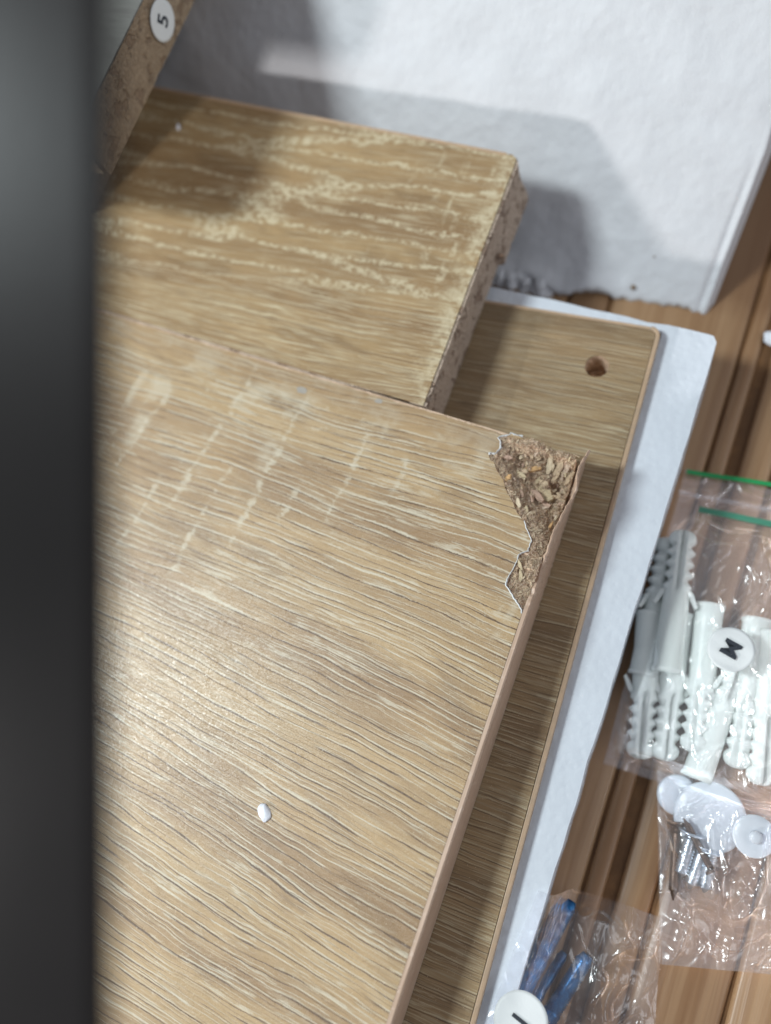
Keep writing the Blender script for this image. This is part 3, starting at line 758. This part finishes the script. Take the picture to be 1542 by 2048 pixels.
# far long side
bm = bmesh.new(); band([(-.045, fy(-.045) - .0008), (-.26, fy(-.26) - .0008)], [(-.045, fy(-.045) + .0002), (-.26, fy(-.26) + .0002)], -.0158, .00002, bm)
mesh_obj('edge_band', bm, M['band_low'], tb)
me = chip_mesh('dark_splinter', .0022, .0009, .0005, M['chips'][4], 77)
o = bpy.data.objects.new('dark_splinter', me); COL.objects.link(o); o.parent = tb; o.location = (-.0393, .0545, -.0100); o.rotation_euler = (.3, .9, 1.2)

# ---------------------------------------------------------------- board with the sticker, upper left
X5, Z5 = -.1373, .030
nb5 = thing('numbered_board', 'raised greyish board with white number 5 sticker on its raw chipboard edge, upper left', 'board', (X5, .033, Z5))
def nb_grid(bm):
    ny, nz = 90, 20; g = []
    for j in range(ny + 1):
        c = []
        for q in range(nz + 1):
            yv = j / ny * .20; z = q / nz * .0156
            c.append(bm.verts.new((-.0002 - .0015 * max(0, fbm(2, yv, z, 200, 3) - .3) + .00012 * fbm(1, yv, z, 900, 2), yv, z)))
        g.append(c)
    for j in range(ny):
        for q in range(nz): bm.faces.new((g[j][q], g[j + 1][q], g[j + 1][q + 1], g[j][q + 1]))
    return g
bm = bmesh.new(); nb_grid(bm); box(bm, (-.12, 0, 0), (-.0025, .20, .0156)); bmesh.ops.recalc_face_normals(bm, faces=bm.faces)
mesh_obj('chipboard_core', bm, M['core_five'], nb5)
bm = bmesh.new()
e5 = [(-.0002 - .0003 * abs(noise.noise(Vector((1, i * .7, 1)))), i * .20 / 120) for i in range(121)]
prism(bm, [(-.12, 0)] + e5 + [(-.12, .20)], .0157, .0161)
mesh_obj('laminate_sheet', bm, M['wood_five'], nb5)
bm = bmesh.new(); box(bm, (-.12, .004, -.0298), (-.030, .110, -.0002)); mesh_obj('unseen_shade_batten', bm, M['core_five'], nb5)  # unseen batten added to shade a bright streak on the foam; also carries the board
sticker(nb5, (.00035, .0768 - .033, .0372 - Z5 + .0004), (0, .87, .5), (0, -.5, .87), .0052, '5', .0062, 'round white sticker printed with a black 5')

# ---------------------------------------------------------------- polystyrene block
fbk = thing('polystyrene_block', 'big white polystyrene packing block with a sloping face and crumbled lower rim, top right', 'foam block')
B0 = Vector((0, .0672, -.045)); UP = Vector((0, .0441, .045)).normalized(); NRM = Vector((0, -.045, .0441)).normalized()
def bright(t): # right side line: x as a function of the way up the slope
    return .0172 + .0042 * min(1.0, t / .047)
bm = bmesh.new(); nx, nt = 150, 90; g = []
for i in range(nx + 1):
    s = i / nx; c = []
    for j in range(nt + 1):
        t = .0005 + .20 * (j / nt) ** 1.3
        xr = bright(t); x = -.32 + (xr + .32) * (1 - (1 - s) ** 1.8)
        dr = xr - x                                        # distance to the right side
        h = .0006 * fbm(x, t, 0, 60, 3)
        h -= .0035 * ss(1 - dr / .0022) ** 2               # rounded side
        h += .0042 * math.exp(-(t / .006) ** 2) * ss((-.002 - x) / .02)
        h -= .0009 * math.exp(-((dr - .0034) / .0009) ** 2) * ss((.05 - t) / .02)
        low_ = .0022 * noise.noise(Vector((x * 90, 3, 0))) + .0009 * noise.noise(Vector((x * 420, 3, 0)))
        edge = max(0, 1 - (t - max(0, low_)) / .0022)
        h -= .003 * min(1, edge) ** 2
        tt = t + (low_ if j < 6 else low_ * max(0, 1 - (j - 6) / 8)) * (1 if x > -.045 else .3)
        pt = B0 + UP * tt + NRM * h; c.append(bm.verts.new((x, pt.y, pt.z)))
    g.append(c)
for i in range(nx):
    for j in range(nt): bm.faces.new((g[i][j], g[i + 1][j], g[i + 1][j + 1], g[i][j + 1]))
# back, sides and underside of the slab
TH = NRM * -.035
def off(v): return bm.verts.new(v.co + TH)
border = [g[i][0] for i in range(nx + 1)] + [g[nx][j] for j in range(1, nt + 1)] + [g[i][nt] for i in range(nx - 1, -1, -1)] + [g[0][j] for j in range(nt - 1, 0, -1)]
ob = [off(v) for v in border]
for i in range(len(border)):
    j = (i + 1) % len(border); bm.faces.new((border[i], ob[i], ob[j], border[j]))
bm.faces.new(ob)
bmesh.ops.recalc_face_normals(bm, faces=bm.faces)
mesh_obj('block_body', bm, M['foam_block'], fbk, True)
bm = bmesh.new()
for i in range(45):
    x = random.triangular(-.060, -.0270, -.044); t = random.uniform(-.0015, .0025) ; h = random.uniform(.000, .0030)
    p = B0 + UP * t + NRM * h; p.x = x
    bmesh.ops.create_icosphere(bm, subdivisions=2, radius=random.uniform(.0014, .0026), matrix=Matrix.Translation(p) @ Matrix.Diagonal((random.uniform(.8, 1.3), 1, random.uniform(.6, 1), 1)))
for v in bm.verts: v.co += v.co.normalized() * .0003 * noise.noise(v.co * 900)
ob_ = mesh_obj('crumbled_rim', bm, M['foam_block'], fbk, True)
bm = bmesh.new()
for px_, pt_, r in ((-.0062, .0050, .00085), (-.0022, .0150, .0003)):
    p = B0 + UP * pt_ + NRM * .0003; p.x = px_
    bmesh.ops.create_icosphere(bm, subdivisions=1, radius=r, matrix=Matrix.Translation(p))
mesh_obj('brown_speck', bm, M['foam_dirt'], fbk, True)

# ---------------------------------------------------------------- dark panel close to the lens
dp = thing('dark_panel', 'dark panel edge right in front of the lens, a blurred vertical strip along the left', 'panel', (-.0417, -.0114, .1414))
A = CAM + (Vector((-.0417, -.0114, .1414)) - CAM) * .65; Bq = CAM + (Vector((-.0185, -.1213, .0942)) - CAM) * .65
A += ax * .0004; Bq += ax * .0005
nrm_p = Vector((.12, -.43, .89)); e = (Bq - A).normalized(); nrm_p = (nrm_p - e * nrm_p.dot(e)).normalized()
left2 = nrm_p.cross(e)
if left2.dot(ax) > 0: left2 = -left2
back2 = -nrm_p
bm = bmesh.new(); Ls = (Bq - A).length + .03; Wd, Td = .020, .0022
vs = []
for k_ in (0, 1):
    for (a_, b_) in ((0, 0), (Wd, 0), (Wd, Td), (0, Td)):
        vs.append(bm.verts.new((A - Vector((-.0417, -.0114, .1414))) + e * (-.015 + k_ * Ls) + left2 * a_ + back2 * b_))
for f in ((0, 1, 2, 3), (7, 6, 5, 4), (0, 4, 5, 1), (1, 5, 6, 2), (2, 6, 7, 3), (3, 7, 4, 0)): bm.faces.new([vs[i] for i in f])
bmesh.ops.recalc_face_normals(bm, faces=bm.faces)
o = mesh_obj('panel_body', bm, M['dark'], dp); b = o.modifiers.new('bevel', 'BEVEL'); b.width = .0008; b.segments = 3

# ---------------------------------------------------------------- white crumbs
def flake(name, pos, sx, sy, sz, label, seed, rz=0.0):
    bm = bmesh.new(); bmesh.ops.create_icosphere(bm, subdivisions=3, radius=1.0)
    for v in bm.verts:
        n = .28 * noise.noise(v.co * 1.1 + Vector((seed, 0, 0))) + .12 * noise.noise(v.co * 3 + Vector((0, seed, 0)))
        v.co *= 1 + n; v.co.x *= sx; v.co.y *= sy; v.co.z = max(-.2, v.co.z) * sz
    o = mesh_obj(name, bm, M['flake_white'], None, True); o.location = pos; o.rotation_euler = (0, 0, rz)
    return tag(o, label, 'crumb')
flake('foam_flake', (-.0433, -.1042, .00022), .0014, .0021, .0009, 'tiny white flake lying on the middle of the damaged board', 3, R(40))
flake('foam_flake', (-.1507, .0721, .0002), .0006, .0012, .0005, 'tiny blurred white flake on the second board beside the numbered board', 8, R(30))
flake('foam_flake', (.0362, .0645, ZF + .0008), .0026, .0024, .0015, 'small white foam crumb on the floor at the right edge of the picture', 14)

# ---------------------------------------------------------------- plastic bags
def sheet(bm, corners, hfun, n1, n2, rag=.0006):
    """corners: bl, br, tr, tl in xy"""
    bl, br, tr, tl = [Vector(c) for c in corners]; g = []
    for i in range(n1 + 1):
        u = i / n1; c = []
        for j in range(n2 + 1):
            v = j / n2
            p = (bl * (1 - u) + br * u) * (1 - v) + (tl * (1 - u) + tr * u) * v
            e_ = min(u, 1 - u, v, 1 - v)
            p = p + Vector((noise.noise(Vector((p.x * 60, p.y * 60, 2))), noise.noise(Vector((p.x * 60, p.y * 60, 6))))) * rag
            c.append(bm.verts.new((p.x, p.y, hfun(p.x, p.y, min(1, e_ * 14)))))
        g.append(c)
    for i in range(n1):
        for j in range(n2): bm.faces.new((g[i][j], g[i + 1][j], g[i + 1][j + 1], g[i][j + 1]))
    return g
def crease(x, y, s, seed):
    s *= .8
    a = noise.noise(Vector((x * s, y * s * .6, seed))); b_ = noise.noise(Vector((x * s * 2.1 + 2 * a, y * s * 1.5, seed + 5)))
    return math.exp(-abs(a) / .09) * .62 + math.exp(-abs(b_) / .16) * .30 + .25 * a
def wall_plug_parts():
    prof = []
    r0 = .0031
    prof += [(0, .0012), (.0006, .0026), (.0016, .0034), (.0028, .0036), (.0036, .0034)]
    t = .0036
    for k_ in range(4):
        prof += [(t + .0008, .0024), (t + .0016, .0027), (t + .0026, .0037), (t + .0030, .0036)]; t += .0031
    prof += [(.0175, .0031), (.0190, .0034), (.0300, .0036), (.0372, .0037), (.0376, .0040), (.0385, .0040)]
    bm = bmesh.new(); seg = 24; rings = []
    for t, r in prof:
        rg_ = []
        for q in range(seg):
            a_ = q * 2 * math.pi / seg; rr = r
            if t < .0175 and (q in (6, 18)): rr = r * .35
            if t < .0175: rr *= (1.0 if abs(math.cos(a_)) > .75 else .93)
            if .0036 <= t < .0175 and abs(math.cos(a_)) < .6 and q not in (6, 18): rr = .0030
            rg_.append(bm.verts.new((rr * math.cos(a_), -t, rr * math.sin(a_))))
        rings.append(rg_)
    for i in range(len(rings) - 1):
        for q in range(seg): bm.faces.new((rings[i][q], rings[i][(q + 1) % seg], rings[i + 1][(q + 1) % seg], rings[i + 1][q]))
    bm.faces.new(rings[0]); bm.faces.new(rings[-1][::-1])
    # open bore at the collar end
    bmesh.ops.recalc_face_normals(bm, faces=bm.faces)
    body = bpy.data.meshes.new('plug_body'); bm.to_mesh(body); bm.free(); body.materials.append(M['nylon'])
    body.polygons.foreach_set('use_smooth', [True] * len(body.polygons))
    ws = []
    for sgn in (1, -1):
        bm = bmesh.new()
        pts = [(sgn * .0026, -.0155), (sgn * .0030, -.0180), (sgn * .0050, -.0212), (sgn * .0056, -.0206), (sgn * .0042, -.0172)]
        if sgn < 0: pts = pts[::-1]
        prism(bm, pts if True else pts[::-1], -.0011, .0011)
        me_ = bpy.data.meshes.new('plug_wing'); bm.to_mesh(me_); bm.free(); me_.materials.append(M['nylon']); ws.append(me_)
    return body, ws
PB, PW = wall_plug_parts()
def plug(tip, other, label, z, roll=0.0, scale=1.0):
    t = thing('wall_plug', label, 'wall plug', (tip[0], tip[1], z), 0, 'white nylon wall plugs in the clear bag')
    d = Vector(tip[:2]) - Vector(other[:2])
    t.rotation_euler = (0, roll, math.atan2(d.y, d.x) - math.pi / 2); t.scale = (scale,) * 3
    o = bpy.data.objects.new('plug_body', PB); COL.objects.link(o); o.parent = t
    for w_ in PW:
        o = bpy.data.objects.new('plug_wing', w_); COL.objects.link(o); o.parent = t
ZP = ZF + .0045
plug((.0278, -.0009), (.0326, -.0316), 'wall plug pointing up the picture with its toothed tip near the green zip', ZP + .004)
plug((.0247, -.0030), (.0265, -.0217), 'wall plug pressed against the foam sheet, pointing up at the far left of the bag', ZP, .5)
plug((.0334, -.0620), (.0257, -.0247), 'leftmost of the wall plugs with tips pointing down the picture', ZP)
plug((.0390, -.0603), (.0335, -.0273), 'second from left of the downward pointing wall plugs', ZP, -.2)
plug((.0452, -.0559), (.0410, -.0287), 'third from left of the downward pointing wall plugs, left of the M sticker', ZP + .001, .2)
plug((.0500, -.0235), (.0482, -.0520), 'wall plug with its smooth round end pointing down, just below the M sticker', ZP, .4)
plug((.0559, -.0560), (.0536, -.0351), 'wall plug under crumpled film, down right of the M sticker', ZP, .3)
plug((.0620, -.0580), (.0565, -.0265), 'rightmost wall plug, cut by the right edge of the picture', ZP + .001, -.3)

def envelope(bm, corners, hfun, n1, n2, zlow=None):
    g = sheet(bm, corners, hfun, n1, n2)
    zl = ZF + .0004
    # underside lies on the floor, shares the border
    n1_, n2_ = n1, n2
    b_ = [[None] * (n2 + 1) for _ in range(n1 + 1)]
    bl = bm.verts
    for i in range(0, n1 + 1):
        for j in range(0, n2 + 1):
            if i in (0, n1) or j in (0, n2): b_[i][j] = g[i][j]
    return g
# bag 1 (plugs)
def h1(x, y, e_):
    bulge = .0098 * ss((y + .066) / .007) * ss((.010 - y) / .016) * ss(e_)
    cr_ = crease(x, y, 105, 1.0); cr2_ = crease(x, y, 230, 4.0)
    amp = .0004 + .0046 * ss((x - .040) / .008) + .0008 * ss((y + .02) / .02)
    return ZF + .0010 + bulge + e_ * (amp * .7 * cr_ + (.0001 + .0004 * ss((x - .040) / .008)) * cr2_) * (.35 if y > .004 else 1)
b1 = thing('zip_bag', 'clear zip bag with green closure strips holding white wall plugs and an M sticker', 'plastic bag', (0, 0, 0))
bm = bmesh.new(); sheet(bm, ((.0252, -.0660), (.115, -.063), (.108, .0195), (.0236, .0190)), h1, 230, 230)
mesh_obj('film', bm, M['film'], b1, True)
bm = bmesh.new(); sheet(bm, ((.0250, -.0664), (.116, -.0634), (.109, .0199), (.0234, .0194)), lambda x, y, e_: ZF + .0007, 6, 6, 0)
bk = mesh_obj('back_film', bm, M['film'], b1)
def strip(parent, a, b, wdt, z, mat, name='zip_strip', wav=.0003):
    bm = bmesh.new(); a = Vector(a); b = Vector(b); n = 60; prev = None; d = (b - a).normalized(); s = Vector((-d.y, d.x)) * wdt / 2
    for i in range(n + 1):
        p = a + (b - a) * i / n; zz = z + wav * noise.noise(Vector((p.x * 90, 1, 1)))
        c = [bm.verts.new((p.x + s.x * q, p.y + s.y * q + wav * noise.noise(Vector((p.x * 50, 3, 1))), zz + k_)) for q, k_ in ((-1, 0), (-.8, .0004), (.8, .0004), (1, 0))]
        if prev:
            for q in range(3): bm.faces.new((prev[q], prev[q + 1], c[q + 1], c[q]))
            bm.faces.new((prev[3], prev[0], c[0], c[3]))
        prev = c
    bmesh.ops.recalc_face_normals(bm, faces=bm.faces)
    return mesh_obj(name, bm, mat, parent, False)
strip(b1, (.0240, .0180), (.107, .0262), .0013, ZF + .0022, M['green'])
strip(b1, (.0300, .0078), (.107, .0118), .0018, ZF + .0034, M['green_pale'])
strip(b1, (.0236, .0112), (.107, .0165), .0012, ZF + .0030, M['film'], 'seam_ridge')
sticker(b1, (.0463, -.0294, -.0290), (-.25, -1, .05), (1, -.25, .05), .0056, 'M', .0056, 'round white sticker printed with a black M', 'letter_sticker', .0002, .0007)

# bag 2 (caps and screws)
def h2(x, y, e_):
    cr_ = crease(x, y, 95, 11.0); cr2_ = crease(x, y, 210, 14.0)
    bulge = .0055 * ss(e_) * ss((y + .094) / .010)
    return ZF + .0030 + bulge + e_ * (.0034 * cr_ + .0009 * cr2_)
b2 = thing('parts_bag', 'clear crumpled bag holding frosted caps and dark and silver screws, lower right', 'plastic bag')
bm = bmesh.new(); sheet(bm, ((.0515, -.1065), (.116, -.085), (.118, -.060), (.0385, -.0630)), h2, 200, 130)
mesh_obj('film', bm, M['film'], b2, True)
bm = bmesh.new(); sheet(bm, ((.0512, -.1068), (.117, -.0852), (.119, -.0598), (.0382, -.0628)), lambda x, y, e_: ZF + .0012, 6, 6, 0)
mesh_obj('back_film', bm, M['film'], b2)
def cap(pos, r, label, tilt, boss=True):
    t = thing('round_cap', label, 'plastic cap', pos, 0, 'frosted plastic caps in the bag'); t.rotation_euler = tilt
    bm = bmesh.new(); lathe(bm, [(0, r * .96), (.0003, r), (.0011, r), (.0015, r * .93), (.0016, r * .5)], ((0, 0, 0), (0, 0, 1)), 40)
    mesh_obj('cap_disc', bm, M['disc'], t, True)
    if not boss: return
    bm = bmesh.new(); lathe(bm, [(.0, r * .30), (.0014, r * .30), (.0018, r * .22), (.0019, r * .05)], ((0, 0, .0012), (0, 0, 1)), 24)
    mesh_obj('cap_boss', bm, M['disc'], t, True)
cap((.0530, -.0695, ZF + .0042), .0086, 'large frosted round cap left of the small one in the lower right bag', (R(8), R(-6), 0), False)
cap((.0630, -.0700, ZF + .0085), .0050, 'small frosted round cap at the right edge of the picture', (R(5), R(4), 0))
cap((.0445, -.0672, ZF + .0020), .0050, 'pale cap half hidden beneath the large cap, on its left', (R(3), R(2), 0), False)
def screw(a, b, r, mat, label, group, name='screw', head=True, fine_=False):
    a = Vector(a); b = Vector(b); t = thing(name, label, name, tuple(a), 0, group); L = (b - a).length
    prof = [(0, r * .1), (L * .12, r * .75)]; s = L * .12
    while s < L * .84: prof += [(s + r * .20, r * 1.12), (s + r * .42, r * .80)]; s += r * .48
    prof += [(L * .86, r * .9), (L * .93, r * .9)]
    if name == 'bolt': prof = [(0, r * .6), (L * .03, r), (L * .5, r)] + [(L * (.5 + .01 * q_), r * (1.0 if q_ % 2 else .80)) for q_ in range(1, 44)] + [(L * .96, r * .8), (L, r * .6)]
    bm = bmesh.new(); lathe(bm, prof, ((0, 0, 0), tuple(b - a)), 18); mesh_obj('shank', bm, mat, t, True)
    if head:
        bm = bmesh.new(); lathe(bm, [(L * .93, r * .9), (L * .965, r * 1.9), (L, r * 2.0), (L * 1.005, r * 1.5)], ((0, 0, 0), tuple(b - a)), 24); mesh_obj('screw_head', bm, mat, t, True)
sg = 'screws in the lower right bag'
screw((.0500, -.0915, ZF + .004), (.0462, -.0735, ZF + .0035), .0013, M['bronze'], 'dark screw shape added for the shaded bag fold, left of the silver ones', sg)  # screw shape put where the bag only has a dark shadow fold
screw((.0500, -.0860, ZF + .004), (.0500, -.0745, ZF + .006), .0017, M['steel'], 'silver screw next to the dark screw shape', sg)
screw((.0528, -.0875, ZF + .004), (.0535, -.0768, ZF + .005), .0016, M['steel'], 'middle silver screw of the three in the lower right bag', sg)
screw((.0562, -.0870, ZF + .004), (.0552, -.0770, ZF + .006), .0016, M['steel'], 'right hand silver screw below the large frosted cap', sg)
screw((.0470, -.0720, ZF + .007), (.0565, -.0815, ZF + .007), .0009, M['bronze'], 'thin bronze screw lying slantwise under the large frosted cap', sg)

# bag 3 (blue bolts)
def h3(x, y, e_):
    over = ss((.0275 - x) / .0050)
    cr_ = crease(x, y, 95, 21.0); cr2_ = crease(x, y, 210, 24.0)
    base = ZF + .0016 + .0095 * e_ * ss((.052 - x) / .022)
    z = base + e_ * (.0034 * cr_ + .0008 * cr2_) * (.25 + .75 * ss((x - .034) / .006))
    return max(z, z * (1 - over) + over * (-.0183 + .0004 * cr_))
b3 = thing('bolt_bag', 'clear bag with a letter I sticker holding blue bolts, bottom edge beside the foam sheet', 'plastic bag')
bm = bmesh.new(); sheet(bm, ((.0145, -.165), (.062, -.160), (.0490, -.0965), (.0195, -.0985)), h3, 200, 230)
mesh_obj('film', bm, M['film'], b3, True)
bg_ = 'blue bolts in the bag'
screw((.0212, -.1300, ZF + .016), (.0275, -.1005, ZF + .008), .0019, M['blue'], 'blue bolt lying against the foam sheet edge, uppermost in the bag', bg_, 'bolt', False)
screw((.0235, -.1340, ZF + .010), (.0292, -.1125, ZF + .006), .0014, M['blue'], 'thin blue bolt between the two thicker ones', bg_, 'bolt', False)
screw((.0262, -.1410, ZF + .009), (.0345, -.1105, ZF + .008), .0022, M['blue'], 'thickest blue bolt, rightmost in the bottom bag', bg_, 'bolt', False)
screw((.0195, -.1320, ZF + .008), (.0250, -.1030, ZF + .0035), .0017, M['blue'], 'dark blue bolt down in the gap beside the foam sheet', bg_, 'bolt', False)
screw((.0285, -.1400, ZF + .006), (.0325, -.1180, ZF + .005), .0013, M['blue'], 'short blue bolt half under the thickest one', bg_, 'bolt', False)
sticker(b3, (.0243, -.1250, -.0158), (-.25, -1, 0), (1, -.25, 0), .0060, 'I', .0058, 'round white sticker printed with a black I', 'letter_sticker', .00012, .0004)
